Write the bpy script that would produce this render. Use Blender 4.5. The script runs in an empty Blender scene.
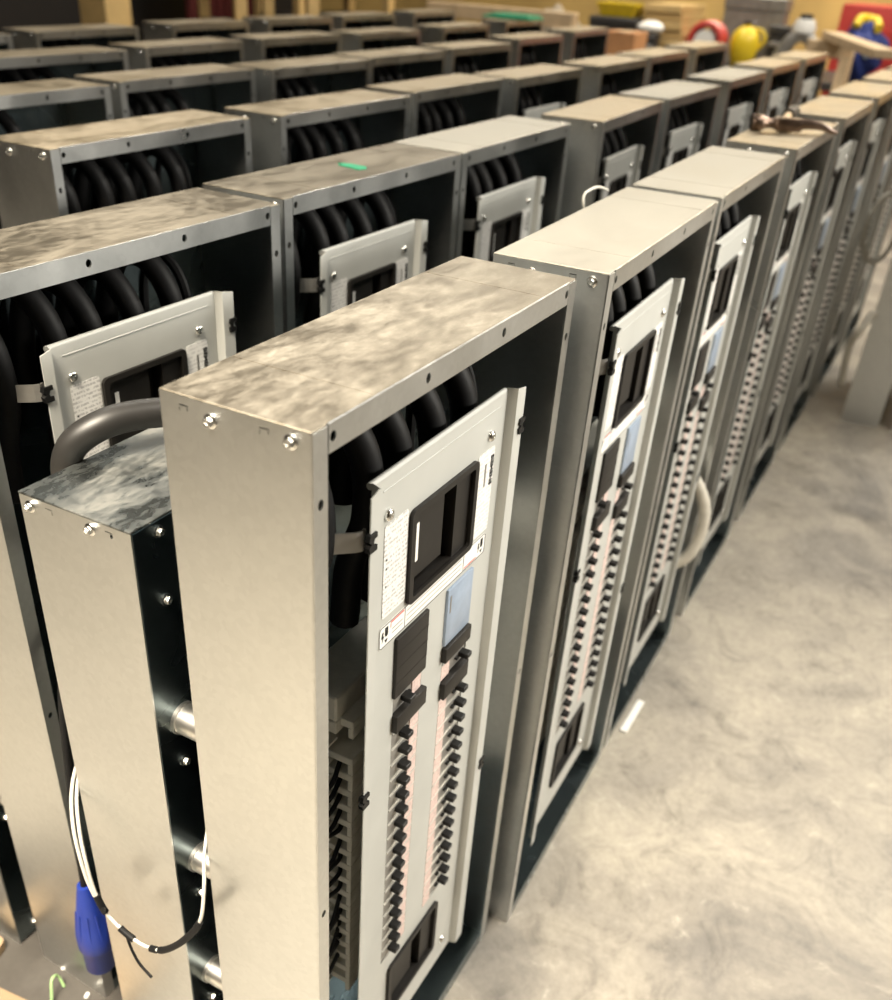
import bpy, bmesh, math, random
from mathutils import Vector, Matrix
from mathutils.geometry import delaunay_2d_cdt
random.seed(7)
S = bpy.context.scene
C = S.collection
PI = math.pi

# ------------------------------------------------------------------ materials
def new_mat(name):
    m = bpy.data.materials.new(name); m.use_nodes = True
    nt = m.node_tree; nt.nodes.clear()
    out = nt.nodes.new('ShaderNodeOutputMaterial'); b = nt.nodes.new('ShaderNodeBsdfPrincipled')
    nt.links.new(b.outputs[0], out.inputs[0])
    return m, nt, b

def coords(nt, scale=(1, 1, 1)):
    tc = nt.nodes.new('ShaderNodeTexCoord'); oi = nt.nodes.new('ShaderNodeObjectInfo')
    mul = nt.nodes.new('ShaderNodeMath'); mul.operation = 'MULTIPLY'; mul.inputs[1].default_value = 37.0
    nt.links.new(oi.outputs['Random'], mul.inputs[0])
    add = nt.nodes.new('ShaderNodeVectorMath'); add.operation = 'ADD'
    nt.links.new(tc.outputs['Object'], add.inputs[0]); nt.links.new(mul.outputs[0], add.inputs[1])
    mp = nt.nodes.new('ShaderNodeMapping'); mp.inputs['Scale'].default_value = scale
    nt.links.new(add.outputs[0], mp.inputs[0])
    return mp.outputs[0]

def noise(nt, vec, scale, detail=4, rough=.55, dist=0):
    n = nt.nodes.new('ShaderNodeTexNoise'); n.inputs['Scale'].default_value = scale
    n.inputs['Detail'].default_value = detail; n.inputs['Roughness'].default_value = rough
    n.inputs['Distortion'].default_value = dist
    nt.links.new(vec, n.inputs['Vector']); return n.outputs['Fac']

def ramp(nt, fac, stops):
    r = nt.nodes.new('ShaderNodeValToRGB'); e = r.color_ramp.elements
    while len(e) < len(stops): e.new(.5)
    for i, (p, c) in enumerate(stops):
        e[i].position = p; e[i].color = (*c, 1) if isinstance(c, tuple) else (c, c, c, 1)
    nt.links.new(fac, r.inputs[0]); return r.outputs[0]

def mixc(nt, fac, a, b, mode='MIX'):
    m = nt.nodes.new('ShaderNodeMix'); m.data_type = 'RGBA'; m.blend_type = mode
    for s, v in ((m.inputs[0], fac), (m.inputs[6], a), (m.inputs[7], b)):
        if hasattr(v, 'links'): nt.links.new(v, s)
        elif isinstance(v, tuple): s.default_value = (*v, 1)
        else: s.default_value = v
    return m.outputs[2]

def plain(name, col, rough=.5, metal=0.0, var=.12, scale=30, bump=0, spec=.5, emit=0):
    m, nt, b = new_mat(name)
    v = coords(nt)
    f = noise(nt, v, scale, 3)
    lo = tuple(c*(1-var) for c in col); hi = tuple(min(1, c*(1+var)) for c in col)
    nt.links.new(ramp(nt, f, [(.3, lo), (.7, hi)]), b.inputs['Base Color'])
    b.inputs['Roughness'].default_value = rough; b.inputs['Metallic'].default_value = metal
    b.inputs['Specular IOR Level'].default_value = spec
    if bump:
        bn = nt.nodes.new('ShaderNodeBump'); bn.inputs['Strength'].default_value = bump; bn.inputs['Distance'].default_value = .002
        nt.links.new(f, bn.inputs['Height']); nt.links.new(bn.outputs[0], b.inputs['Normal'])
    return m

def galv(name, a, bcol, rlo, rhi, metal=1.0, wav=.0):
    m, nt, b = new_mat(name)
    v = coords(nt)
    big = noise(nt, v, 5, 4, .6, .6)
    vor = nt.nodes.new('ShaderNodeTexVoronoi'); vor.inputs['Scale'].default_value = 160
    nt.links.new(v, vor.inputs['Vector'])
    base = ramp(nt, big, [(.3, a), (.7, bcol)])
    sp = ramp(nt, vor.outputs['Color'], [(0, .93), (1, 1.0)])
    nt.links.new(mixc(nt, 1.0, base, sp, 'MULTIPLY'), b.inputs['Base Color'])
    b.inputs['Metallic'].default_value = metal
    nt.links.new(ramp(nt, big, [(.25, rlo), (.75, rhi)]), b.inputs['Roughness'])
    if wav:
        bn = nt.nodes.new('ShaderNodeBump'); bn.inputs['Strength'].default_value = wav; bn.inputs['Distance'].default_value = .004
        nt.links.new(noise(nt, v, 7, 1), bn.inputs['Height']); nt.links.new(bn.outputs[0], b.inputs['Normal'])
    return m

def dusty(name, metalcol, dustcol, amount, rough=.4, fine=18):
    """galvanized sheet with handling smears and a film of dust"""
    m, nt, b = new_mat(name)
    v = coords(nt, (.7, 1.5, 1))
    n1 = noise(nt, v, 6, 5, .65, 1.2); n2 = noise(nt, v, fine*3, 4, .7, .4); n3 = noise(nt, v, 190, 3, .8)
    mx = nt.nodes.new('ShaderNodeMath'); mx.operation = 'MULTIPLY_ADD'; mx.inputs[1].default_value = .62
    nt.links.new(n2, mx.inputs[0]); nt.links.new(n1, mx.inputs[2])
    f = ramp(nt, mx.outputs[0], [(.76-amount*.5, 0.0), (1.22-amount*.5, .9)])
    spk = ramp(nt, n3, [(.52, 0.0), (.78, .30)])
    fs = mixc(nt, 1.0, f, spk, 'ADD')
    nt.links.new(mixc(nt, fs, metalcol, dustcol), b.inputs['Base Color'])
    mt = ramp(nt, f, [(0, .92), (1, .55)]); nt.links.new(mt, b.inputs['Metallic'])
    nt.links.new(ramp(nt, f, [(0, rough), (1, .75)]), b.inputs['Roughness'])
    return m

M = {}
M['galv'] = galv('galvanized_steel', (.60, .615, .61), (.67, .68, .67), .26, .38)
M['inner'] = galv('galvanized_shaded', (.15, .19, .205), (.20, .245, .26), .22, .32)  # same galvanized sheet, shade of interiors and gaps painted into its colour
M['top_dusty'] = dusty('galvanized_dusty', (.19, .165, .125), (.345, .32, .27), .19)
M['top_brown'] = dusty('galvanized_dull', (.205, .18, .14), (.255, .23, .185), .18)
M['top_tan_sheen'] = dusty('galvanized_tan_sheen', (.37, .31, .215), (.42, .36, .27), .18)  # lighter copy, golden reflection of the far wall painted into the colour
M['top_grey'] = dusty('galvanized_grey_dust', (.12, .132, .13), (.20, .20, .185), .12, .25, 26)
M['top_white_sheen'] = dusty('galvanized_white_sheen', (.37, .355, .31), (.42, .40, .35), .45, .5)  # bright overhead reflection painted into the dusty sheet's colour
M['paint'] = plain('grey_enamel', (.44, .445, .42), .42, 0, .05, 12)
M['black'] = plain('black_plastic', (.004, .004, .004), .5, 0, .2, 40, spec=.3)
M['blackwin'] = plain('black_moulding', (.010, .0085, .007), .5, 0, .15, 60, spec=.35)
M['rubber'] = plain('black_cable_jacket', (.006, .006, .0065), .58, 0, .2, 60, spec=.18)
M['hose'] = plain('dark_hose', (.016, .015, .014), .44, 0, .15, 30)
M['white'] = plain('white_insulation', (.50, .485, .44), .4, 0, .04, 30)
M['steel'] = plain('zinc_plated', (.72, .72, .70), .22, 1, .06, 80)
M['conduit'] = plain('conduit_steel', (.80, .79, .75), .36, 1, .08, 40)
M['brk'] = plain('breaker_body', (.60, .58, .51), .5, 0, .08, 60)
M['pink'] = plain('red_number_strip', (.62, .48, .44), .5, 0, .2, 300)
M['bluefilm'] = plain('blue_film_cover', (.26, .32, .41), .3, 0, .1, 50)
M['tag'] = plain('white_tag', (.80, .79, .75), .5, 0, .03, 50)
M['red'] = plain('red_print', (.62, .12, .10), .5, 0, .1, 50)
M['blueplastic'] = plain('blue_plastic', (.006, .026, .22), .45, 0, .08, 20)
M['green'] = plain('green_tape', (.012, .26, .13), .5, 0, .1, 60)
M['greenwire'] = plain('green_wire', (.32, .50, .22), .45, 0, .1, 60)
M['rust'] = plain('worn_steel', (.19, .135, .105), .32, 1, .3, 30)
M['wood'] = plain('pale_wood', (.52, .38, .23), .6, 0, .15, 14)
M['boardwood'] = plain('board_wood', (.27, .19, .11), .65, 0, .15, 14)
M['woodtan'] = plain('plywood', (.55, .38, .16), .6, 0, .12, 8)
M['beige'] = plain('beige_flex', (.55, .52, .45), .5, 0, .1, 60)
M['redpaint'] = plain('red_enamel', (.50, .05, .04), .35, 0, .1, 10)
M['yellow'] = plain('yellow_plastic', (.72, .52, .02), .4, 0, .08, 10)
M['navy'] = plain('navy_cloth', (.015, .03, .16), .8, 0, .3, 20, .4)
M['canvas'] = plain('canvas', (.30, .25, .19), .9, 0, .2, 12)
M['darkred'] = plain('dark_red_cloth', (.10, .012, .010), .8, 0, .2, 12)
M['iron'] = plain('grey_iron', (.30, .29, .27), .45, .6, .2, 20)
M['dark'] = plain('dark_painted_steel', (.03, .028, .027), .5, 0, .2, 14)
M['cardboard'] = plain('orange_board', (.50, .24, .10), .7, 0, .1, 14)

def label_mat(name, sx, sy, dens):
    m, nt, b = new_mat(name)
    v = coords(nt, (sx, 1, sy))
    n = noise(nt, v, 1, 2, .6)
    w = nt.nodes.new('ShaderNodeTexWave'); w.bands_direction = 'Z'; w.inputs['Scale'].default_value = 60; w.inputs['Distortion'].default_value = 0
    tc = nt.nodes.new('ShaderNodeTexCoord'); nt.links.new(tc.outputs['Object'], w.inputs['Vector'])
    a = ramp(nt, n, [(.46, 0.0), (.52, dens)]); c = ramp(nt, w.outputs['Fac'], [(.35, 0.0), (.55, 1.0)])
    f = mixc(nt, 1.0, a, c, 'MULTIPLY')
    nt.links.new(mixc(nt, f, (.76, .75, .72), (.16, .15, .16)), b.inputs['Base Color'])
    b.inputs['Roughness'].default_value = .45
    return m
M['label'] = label_mat('printed_label', 420, 200, .5)
M['label_soft'] = label_mat('printed_label_light', 300, 160, .25)

def floor_mat():
    m, nt, b = new_mat('worn_concrete')
    tc = nt.nodes.new('ShaderNodeTexCoord'); v = tc.outputs['Object']
    n1 = noise(nt, v, 1.7, 6, .62, 1.0); n2 = noise(nt, v, 7, 7, .72, 1.6); n3 = noise(nt, v, 60, 4, .7)
    base = ramp(nt, n1, [(.34, (.20, .185, .165)), (.50, (.32, .29, .245)), (.66, (.43, .39, .32))])
    mid = ramp(nt, n2, [(.30, .50), (.48, .88), (.68, 1.05)])
    c1 = mixc(nt, .95, base, mid, 'MULTIPLY')
    fl = ramp(nt, n2, [(.60, 0.0), (.72, .55)])
    c2 = mixc(nt, fl, c1, (.52, .485, .41))
    sp = ramp(nt, n3, [(.3, .82), (.6, 1.0)])
    # shade between the rows, painted into the floor colour as a dark patch
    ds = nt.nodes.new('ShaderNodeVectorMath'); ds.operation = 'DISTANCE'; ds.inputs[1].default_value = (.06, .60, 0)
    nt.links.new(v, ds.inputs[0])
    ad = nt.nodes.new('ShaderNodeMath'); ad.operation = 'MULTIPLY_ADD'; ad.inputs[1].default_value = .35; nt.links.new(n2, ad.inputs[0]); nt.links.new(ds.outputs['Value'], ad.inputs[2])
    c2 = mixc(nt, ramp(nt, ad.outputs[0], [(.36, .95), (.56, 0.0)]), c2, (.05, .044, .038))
    nt.links.new(mixc(nt, 1.0, c2, sp, 'MULTIPLY'), b.inputs['Base Color'])
    nt.links.new(ramp(nt, n2, [(.3, .42), (.7, .68)]), b.inputs['Roughness'])
    bn = nt.nodes.new('ShaderNodeBump'); bn.inputs['Strength'].default_value = .15; bn.inputs['Distance'].default_value = .004
    nt.links.new(n3, bn.inputs['Height']); nt.links.new(bn.outputs[0], b.inputs['Normal'])
    return m
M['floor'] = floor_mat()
M['wall_tan'] = plain('tan_plywood_wall', (.50, .34, .12), .6, 0, .3, 1.2)
M['wall_dark'] = plain('dark_wall', (.012, .010, .010), .7, 0, .3, 1.0)
M['ceil'] = plain('ceiling_grey', (.30, .25, .18), .8, 0, .2, 1.0)

# ------------------------------------------------------------------ mesh helpers
def finish(bm, name, mats, smooth=False):
    bmesh.ops.recalc_face_normals(bm, faces=bm.faces)
    me = bpy.data.meshes.new(name); bm.to_mesh(me); bm.free()
    for mm in mats: me.materials.append(M[mm])
    if smooth:
        for p in me.polygons: p.use_smooth = True
        me.set_sharp_from_angle(angle=math.radians(40))
    return me

def box(bm, x0, x1, y0, y1, z0, z1, mi=0, bev=0, seg=1):
    r = bmesh.ops.create_cube(bm, size=1)
    vs = r['verts']
    bmesh.ops.transform(bm, verts=vs, matrix=Matrix.Translation(((x0+x1)/2, (y0+y1)/2, (z0+z1)/2)) @ Matrix.Diagonal((x1-x0, y1-y0, z1-z0, 1)))
    fs = {f for v in vs for f in v.link_faces}
    for f in fs: f.material_index = mi
    if bev:
        es = {e for f in fs for e in f.edges}
        rr = bmesh.ops.bevel(bm, geom=list(es), offset=bev, segments=seg, affect='EDGES', profile=.5)
        for f in rr['faces']: f.material_index = mi

def xform(bm, start, mat):
    bm.verts.ensure_lookup_table()
    bmesh.ops.transform(bm, verts=bm.verts[start:], matrix=mat)

def rect(x0, x1, z0, z1): return [(x0, z0), (x1, z0), (x1, z1), (x0, z1)]
def rrect(x0, x1, z0, z1, r, n=4):
    o = []
    for cx, cz, a in ((x1-r, z1-r, 0), (x0+r, z1-r, 90), (x0+r, z0+r, 180), (x1-r, z0+r, 270)):
        for i in range(n+1):
            t = math.radians(a+90*i/n); o.append((cx+r*math.cos(t), cz+r*math.sin(t)))
    return o
def circ(x, z, r, n=12, sz=1): return [(x+r*math.cos(2*PI*i/n), z+sz*r*math.sin(2*PI*i/n)) for i in range(n)]
def inside(p, poly):
    x, y = p; c = False
    for i in range(len(poly)):
        (x1, y1), (x2, y2) = poly[i-1], poly[i]
        if (y1 > y) != (y2 > y) and x < (x2-x1)*(y-y1)/(y2-y1)+x1: c = not c
    return c

def plate(bm, outer, holes, y0, y1, mi=0, M4=None):
    """flat sheet in the x-z plane between depths y0 and y1, with real holes"""
    pts = [Vector(p) for p in outer]; loops = [list(range(len(outer)))]
    for h in holes:
        loops.append(list(range(len(pts), len(pts)+len(h)))); pts += [Vector(p) for p in h]
    edges = [(l[i], l[(i+1) % len(l)]) for l in loops for i in range(len(l))]
    V, E_, F, *_ = delaunay_2d_cdt(pts, edges, [], 0, 1e-7)
    st = len(bm.verts)
    a = [bm.verts.new((p.x, y0, p.y)) for p in V]; b = [bm.verts.new((p.x, y1, p.y)) for p in V]
    cnt = {}
    for f in F:
        c = (sum(V[i].x for i in f)/3, sum(V[i].y for i in f)/3)
        if not inside(c, outer) or any(inside(c, h) for h in holes): continue
        bm.faces.new([a[i] for i in f]).material_index = mi
        bm.faces.new([b[i] for i in reversed(f)]).material_index = mi
        for i in range(3):
            k = (f[i], f[(i+1) % 3]); cnt[k] = 1
    for (i, j) in cnt:
        if (j, i) not in cnt:
            bm.faces.new([a[j], a[i], b[i], b[j]]).material_index = mi
    loose = [v for v in a+b if not v.link_faces]
    for v in loose: bm.verts.remove(v)
    if M4:
        xform(bm, st, M4)

def smooth_path(pts, n=6):
    P = [Vector(p) for p in pts]; P = [2*P[0]-P[1]] + P + [2*P[-1]-P[-2]]; o = []
    for i in range(1, len(P)-2):
        p0, p1, p2, p3 = P[i-1:i+3]
        for k in range(n):
            t = k/n
            o.append(.5*((2*p1)+(p2-p0)*t+(2*p0-5*p1+4*p2-p3)*t*t+(3*p1-p0-3*p2+p3)*t**3))
    o.append(P[-2]); return o

def tube(bm, path, rad, n=10, mi=0, cap=True):
    T = None; rings = []
    for i, p in enumerate(path):
        d = (path[min(i+1, len(path)-1)]-path[max(i-1, 0)]).normalized()
        if T is None:
            u = d.orthogonal().normalized()
        else:
            u = (u-d*u.dot(d)).normalized()
        T = d; w = d.cross(u)
        r = rad(i/(len(path)-1)) if callable(rad) else rad
        rings.append([bm.verts.new(p+r*(math.cos(2*PI*k/n)*u+math.sin(2*PI*k/n)*w)) for k in range(n)])
    for i in range(len(rings)-1):
        for k in range(n):
            bm.faces.new([rings[i][k], rings[i][(k+1) % n], rings[i+1][(k+1) % n], rings[i+1][k]]).material_index = mi
    if cap:
        bm.faces.new(rings[0][::-1]).material_index = mi; bm.faces.new(rings[-1]).material_index = mi

def lathe(bm, prof, n=24, mi=0, mat=None):
    """profile of (radius, height) pairs turned about z"""
    st = len(bm.verts)
    rings = []
    for r, z in prof:
        if r < 1e-6: rings.append([bm.verts.new((0, 0, z))])
        else: rings.append([bm.verts.new((r*math.cos(2*PI*k/n), r*math.sin(2*PI*k/n), z)) for k in range(n)])
    for a, b in zip(rings, rings[1:]):
        for k in range(n):
            k2 = (k+1) % n
            if len(a) == 1 and len(b) == 1: continue
            if len(a) == 1: f = [a[0], b[k2], b[k]]
            elif len(b) == 1: f = [a[k], a[k2], b[0]]
            else: f = [a[k], a[k2], b[k2], b[k]]
            bm.faces.new(f).material_index = mi
    if len(rings[0]) > 1: bm.faces.new(rings[0][::-1]).material_index = mi
    if len(rings[-1]) > 1: bm.faces.new(rings[-1]).material_index = mi
    if mat: xform(bm, st, mat)

def link(name, me, parent=None, loc=None, label=None):
    o = bpy.data.objects.new(name, me); C.objects.link(o)
    if parent: o.parent = parent
    if loc: o.location = loc
    if label: o['label'] = label
    return o
def tag(o, label, cat, group=None):
    o['label'] = label; o['category'] = cat
    if group: o['group'] = group
    return o
def thing(name, label, cat, loc=(0, 0, 0), rz=0, group=None):
    o = bpy.data.objects.new(name, None); C.objects.link(o); o.empty_display_size = .05
    o.location = loc; o.rotation_euler = (0, 0, rz)
    return tag(o, label, cat, group)
def struct(name, bm, mats):
    o = link(name, finish(bm, name, mats)); o['kind'] = 'structure'; return o

cache = {}
def mesh(key, fn, mats, smooth=False):
    if key not in cache:
        bm = bmesh.new(); fn(bm); cache[key] = finish(bm, key, mats, smooth)
    return cache[key]

def text_into(bm, s, size, mat4, mi, depth=.0004):
    cu = bpy.data.curves.new('lettering', 'FONT'); cu.body = s; cu.size = size; cu.extrude = depth; cu.offset = size*.02
    cu.align_x = 'CENTER'; cu.align_y = 'CENTER'
    ob = bpy.data.objects.new('lettering', cu); C.objects.link(ob)
    dg = bpy.context.evaluated_depsgraph_get(); dg.update()
    me = bpy.data.meshes.new_from_object(ob.evaluated_get(dg))
    st = len(bm.verts); nf = len(bm.faces)
    bm.from_mesh(me); bm.faces.ensure_lookup_table()
    for f in bm.faces[nf:]: f.material_index = mi
    xform(bm, st, mat4)
    bpy.data.objects.remove(ob); bpy.data.curves.remove(cu); bpy.data.meshes.remove(me)

# text lying in x-z plane, facing -y; rot = turn in that plane
def face_front(x, y, z, rot=0): return Matrix.Translation((x, y, z)) @ Matrix.Rotation(PI/2, 4, 'X') @ Matrix.Rotation(rot, 4, 'Z')

# ------------------------------------------------------------------ cabinet parts
W, D, H, T = .508, .144, 1.1375, .0016
FL = .019      # width of the front return flanges
LIP = .024

def m_side(near):
    def fn(bm):
        x0 = 0 if near else W-T
        slots = [rect(.116, .125, 1.128, 1.1292), rect(.116, .1172, 1.1245, 1.1275), rect(.124, .125, 1.123, 1.1265), rect(.039, .048, 1.129, 1.1302), rect(.039, .0402, 1.1255, 1.1285), rect(.047, .048, 1.124, 1.1275)] if near else []
        # the sheet lies in y-z
        R = Matrix.Translation((x0+T, 0, 0)) @ Matrix.Rotation(PI/2, 4, 'Z')
        plate(bm, rect(0, D, 0, H-.0015), slots, 0, T, 0, R)
        fx = (0, FL) if near else (W-FL, W)
        zt = H-.0015 if True else H
        hs = [circ(fx[0]+FL*(.5), z, .0038, 10, 1.25) for z in (1.075, .594, .12)]
        plate(bm, rect(fx[0], fx[1], 0, zt), hs, -.0004, T)
    return fn
def m_top(bm):
    box(bm, 0, W, .001, D, H-T, H, 0, .0006)
    plate(bm, rect(FL+.0012, W-FL-.0012, H-LIP, H), [circ(x, H-.0115, .0042, 10, 1.1) for x in (.024+.002, .172, .323, W-.026)], -.0006, T, 1)
    # folded edge over the lip
    st = len(bm.verts)
    tube(bm, [Vector((FL+.0012, .0012, H-.0016)), Vector((W-FL-.0012, .0012, H-.0016))], .0018, 8, 1)
    for x in (.088, W-.088): box(bm, x, x+.0012, .004, D-.002, H, H+.0003)
def m_back(bm):
    box(bm, T, W-T, D-T, D, T, H-T, 0)
    for x in (.09, .42):
        box(bm, x, x+.0015, D-T-.0006, D-T, .05, H-.03)
def m_bottom(bm):
    box(bm, T, W-T, 0, D, 0, T, 0)
    box(bm, FL+.001, W-FL-.001, 0, T, 0, LIP, 0, .0004)
def m_screw(bm):
    # hex washer screw head pointing to -x
    R = Matrix.Rotation(-PI/2, 4, 'Y')
    lathe(bm, [(.0062, 0), (.0062, .0012), (.0050, .0018)], 16, 0, R)
    lathe(bm, [(.0042, .0012), (.0042, .0050), (.0036, .0058), (.0016, .0058), (.0014, .0048), (0, .0048)], 6, 0, R)
def m_bolt_front(bm):
    R = Matrix.Rotation(PI/2, 4, 'X')
    lathe(bm, [(.0066, 0), (.0066, .001), (.0056, .0032), (.0034, .0044), (.0012, .0046), (.001, .0036), (0, .0036)], 16, 0, R)
def m_cable(k, deep):
    def fn(bm):
        rnd = random.Random(k*5+1)
        x0 = (.045, .115, .175, .245, .315)[k]+rnd.uniform(-.008, .008)
        dz = rnd.uniform(-.012, .006)
        zb = .60 if deep and k == 0 else .86
        p = [(x0-.02, .120, .95), (x0-.012, .119, 1.03+dz), (x0, .105, 1.085+dz), (x0+.012, .072, 1.092+dz),
             (x0+.024, .046, 1.052+dz), (x0+.030, .044, .99), (x0+.030, .062, .93), (x0+.03, .068, zb)]
        tube(bm, smooth_path(p, 6), .0150, 12)
    return fn
def m_thin(bm):
    p = [(.36, .12, .95), (.362, .115, 1.05), (.366, .09, 1.085), (.372, .06, 1.06), (.374, .05, 1.0), (.374, .06, .9)]
    tube(bm, smooth_path(p, 6), .0065, 8)
def m_strap(bm):
    p = [(.003, .105), (.030, .078), (.066, .038), (.086, .016), (.091, .013), (.096, .014)]
    t = .0018
    ring = []
    for i, (x, y) in enumerate(p):
        d = Vector(p[min(i+1, len(p)-1)])-Vector(p[max(i-1, 0)]); d.normalize(); nx, ny = -d.y*t, d.x*t
        ring.append([bm.verts.new(q) for q in ((x, y, .990), (x, y, 1.010), (x-nx, y-ny, 1.010), (x-nx, y-ny, .990))])
    for a, b in zip(ring, ring[1:]):
        for k in range(4): bm.faces.new([a[k], a[(k+1) % 4], b[(k+1) % 4], b[k]])
    bm.faces.new(ring[0][::-1]); bm.faces.new(ring[-1])

FX0, FX1, MX0, MX1, Z0, Z1 = .093, .411, .112, .386, .106, 1.046
YF, YM = .005, .0155
WIN = (.180, .322, .880, .988)
WIN2 = (.183, .322, .168, .280)
def m_deadfront(holes):
    def fn(bm):
        t = .0014
        hs = [rect(WIN[0]+.004, WIN[1]-.004, WIN[2]+.004, WIN[3]-.004)]
        if holes:
            hs += [rect(WIN2[0]+.004, WIN2[1]-.004, WIN2[2]+.004, WIN2[3]-.004),
                   rect(.165, .2265, .310, .768), rect(.277, .340, .306, .746)]
        plate(bm, rect(MX0, MX1, Z0, Z1-.004), hs, YM, YM+t)
        # rolled top edge and bead
        tube(bm, [Vector((MX0, YM+.0035, Z1-.004)), Vector((MX1, YM+.0035, Z1-.004))], .0035, 10)
        tube(bm, [Vector((MX0+.018, YM, Z1-.016)), Vector((MX1-.014, YM, Z1-.016))], .0008, 8)
        # steps and outer flanges
        for s in (0, 1):
            xa = MX0 if s == 0 else MX1
            xo = FX0 if s == 0 else FX1
            xi = xa-.004 if s == 0 else xa+.004
            st = len(bm.verts)
            a = [(xa, YM), (xi, YF), (xo, YF), (xo, YF+t), (xi, YF+t), (xa, YM+t)]
            top = [bm.verts.new((x, y, Z1-(.004 if x == xo else 0))) for x, y in a]; bot = [bm.verts.new((x, y, Z0)) for x, y in a]
            n = len(a)
            for i in range(n):
                j = (i+1) % n
                bm.faces.new([top[i], top[j], bot[j], bot[i]])
            for q in ((0, 1, 4, 5), (1, 2, 3, 4)):
                bm.faces.new([top[i] for i in q]); bm.faces.new([bot[i] for i in q][::-1])
    return fn
def m_bezel(w, depth):
    def fn(bm):
        x0, x1, z0, z1 = w
        plate(bm, rrect(x0, x1, z0, z1, .007), [rrect(x0+.008, x1-.008, z0+.007, z1-.007, .004)], YM-.0045, YM-.0002)
        # inner well
        a, b, c, d = x0+.008, x1-.008, z0+.007, z1-.007
        xr = b-.033
        for q in ((a-.001, a, c, d), (b, b+.001, c, d)):
            box(bm, q[0], q[1], YM-.001, YM+depth, q[2], q[3])
        box(bm, a, b, YM-.001, YM+depth, c-.001, c); box(bm, a, b, YM-.001, YM+depth, d, d+.001)
        box(bm, xr, b, YM+.001, YM+depth, c, d)          # right-hand block of the well
        box(bm, a, xr, YM+depth-.004, YM+depth, c, d)    # floor of the well
        box(bm, a, xr-.020, YM+.004, YM+depth, c+.012, d-.004, 0, .001)
        box(bm, a+.0135, a+.0200, YM+.0034, YM+.004, c+.032, d-.018, 1)
    return fn
def m_labelL(bm):
    plate(bm, rrect(.134, .178, .889, .993, .003), [], YM-.0006, YM-.0001)
    for z in (.955, .945, .925): plate(bm, circ(.139, z, .0012, 8), [], YM-.0009, YM-.0006, 1)
def m_labelR(bm):
    plate(bm, rrect(.3265, .366, .884, .988, .003), [], YM-.0006, YM-.0001)
    text_into(bm, 'SIEMENS', .0098, face_front(.3605, YM-.0007, .960, -PI/2), 1)
    box(bm, .344, .3475, YM-.0009, YM-.0006, .945, .972, 2)
def m_strip(bm):
    plate(bm, rrect(.130, .364, .853, .8795, .004), [], YM-.0006, YM-.0001, 0)
    o = rrect(.1305, .3635, .8535, .879, .0038); i = rrect(.1312, .3628, .8542, .8783, .0033)
    plate(bm, o, [i], YM-.0009, YM-.0006, 1)
    for x in (.180, .310): box(bm, x, x+.0006, YM-.0009, YM-.0006, .854, .8785, 1)
    box(bm, .152, .178, YM-.0009, YM-.0006, .8755, .8772, 2)
    box(bm, .313, .342, YM-.0009, YM-.0006, .8555, .8570, 2)
    box(bm, .152, .1526, YM-.0009, YM-.0006, .870, .8772, 2)
    for k, z in enumerate((.8665, .8615)): box(bm, .155, .176, YM-.0009, YM-.0006, z, z+.0008, 3)
    for k, z in enumerate((.872, .866, .860)): box(bm, .184, .305, YM-.0009, YM-.0006, z, z+.0007, 3)
    # warning pictogram: hand above a shock arrow
    for cx in (.1415, .352):
        plate(bm, circ(cx+.0025, .868, .0032, 8, 1.2), [], YM-.0009, YM-.0006, 1)
        for f in (-.0022, 0, .0022): box(bm, cx+.0025+f-.0007, cx+.0025+f+.0007, YM-.0009, YM-.0006, .870, .8755, 1)
        plate(bm, [(cx-.001, .861), (cx+.005, .861), (cx+.002, .8565)], [], YM-.0009, YM-.0006, 1)
        plate(bm, [(cx-.006, .872), (cx-.003, .872), (cx-.0045, .867), (cx-.002, .867), (cx-.006, .860), (cx-.0048, .8655), (cx-.0072, .8655)], [], YM-.0009, YM-.0006, 1)
def m_cover(bm):      # black filler over the first four poles, left
    box(bm, .162, .230, YM-.004, YM+.010, .770, .8495, 0, .0018, 2)
    for z in (.79, .81, .83): box(bm, .163, .229, YM-.0043, YM-.004, z, z+.0008, 0)
def m_bluecover(bm):
    box(bm, .274, .336, YM-.0035, YM+.010, .770, .8475, 0, .0018, 2)
    box(bm, .279, .282, YM-.0038, YM-.0035, .815, .838, 1)
def m_bar(x0, x1, z0, z1):
    def fn(bm): box(bm, x0, x1, YM-.007, YM+.008, z0, z1, 0, .0015, 2)
    return fn
PITCH = .0239
def m_breaker(side):
    """one pole of the panel, switch centred on z=0"""
    def fn(bm):
        s = 1 if side == 0 else -1
        xc = .188 if side == 0 else .3285-.0
        h = PITCH/2-.0004
        if side == 0:
            box(bm, .122, .205, .030, .098, -h, h, 0, .001)
            box(bm, .109, .124, .030, .094, h*.15, h, 0, .0008)
            box(bm, .109, .124, .030, .036, -h, h*.2, 0, .0006)
            box(bm, .1665, .206, YM+.001, .034, -h, h, 1, .0008)
            box(bm, .2065, .2255, YM-.0002, YM+.004, -h, h, 2)
            box(bm, .1665, .2255, YM-.0010, YM+.0015, h-.0006, h+.0008, 3)
            box(bm, .120, .123, .046, .060, -h*.8, h*.1, 1)
        else:
            box(bm, .298, .385, .030, .098, -h, h, 0, .001)
            box(bm, .298, .339, YM+.001, .034, -h, h, 1, .0008)
            box(bm, .2775, .2975, YM-.0002, YM+.004, -h, h, 2)
            box(bm, .2775, .339, YM-.0010, YM+.0015, h-.0006, h+.0008, 3)
    return fn
def m_handle(side):
    def fn(bm):
        x0 = .188 if side == 0 else .3275
        w = .0062
        box(bm, x0-w*.8, x0+w*1.2, YM-.0115, YM+.002, -.0036, .0036, 0, .0009)
        s = .010 if side == 0 else -.012
        box(bm, x0+s-.003, x0+s+.003, YM-.003, YM+.002, -.0012, .0012, 0)
    return fn
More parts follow.
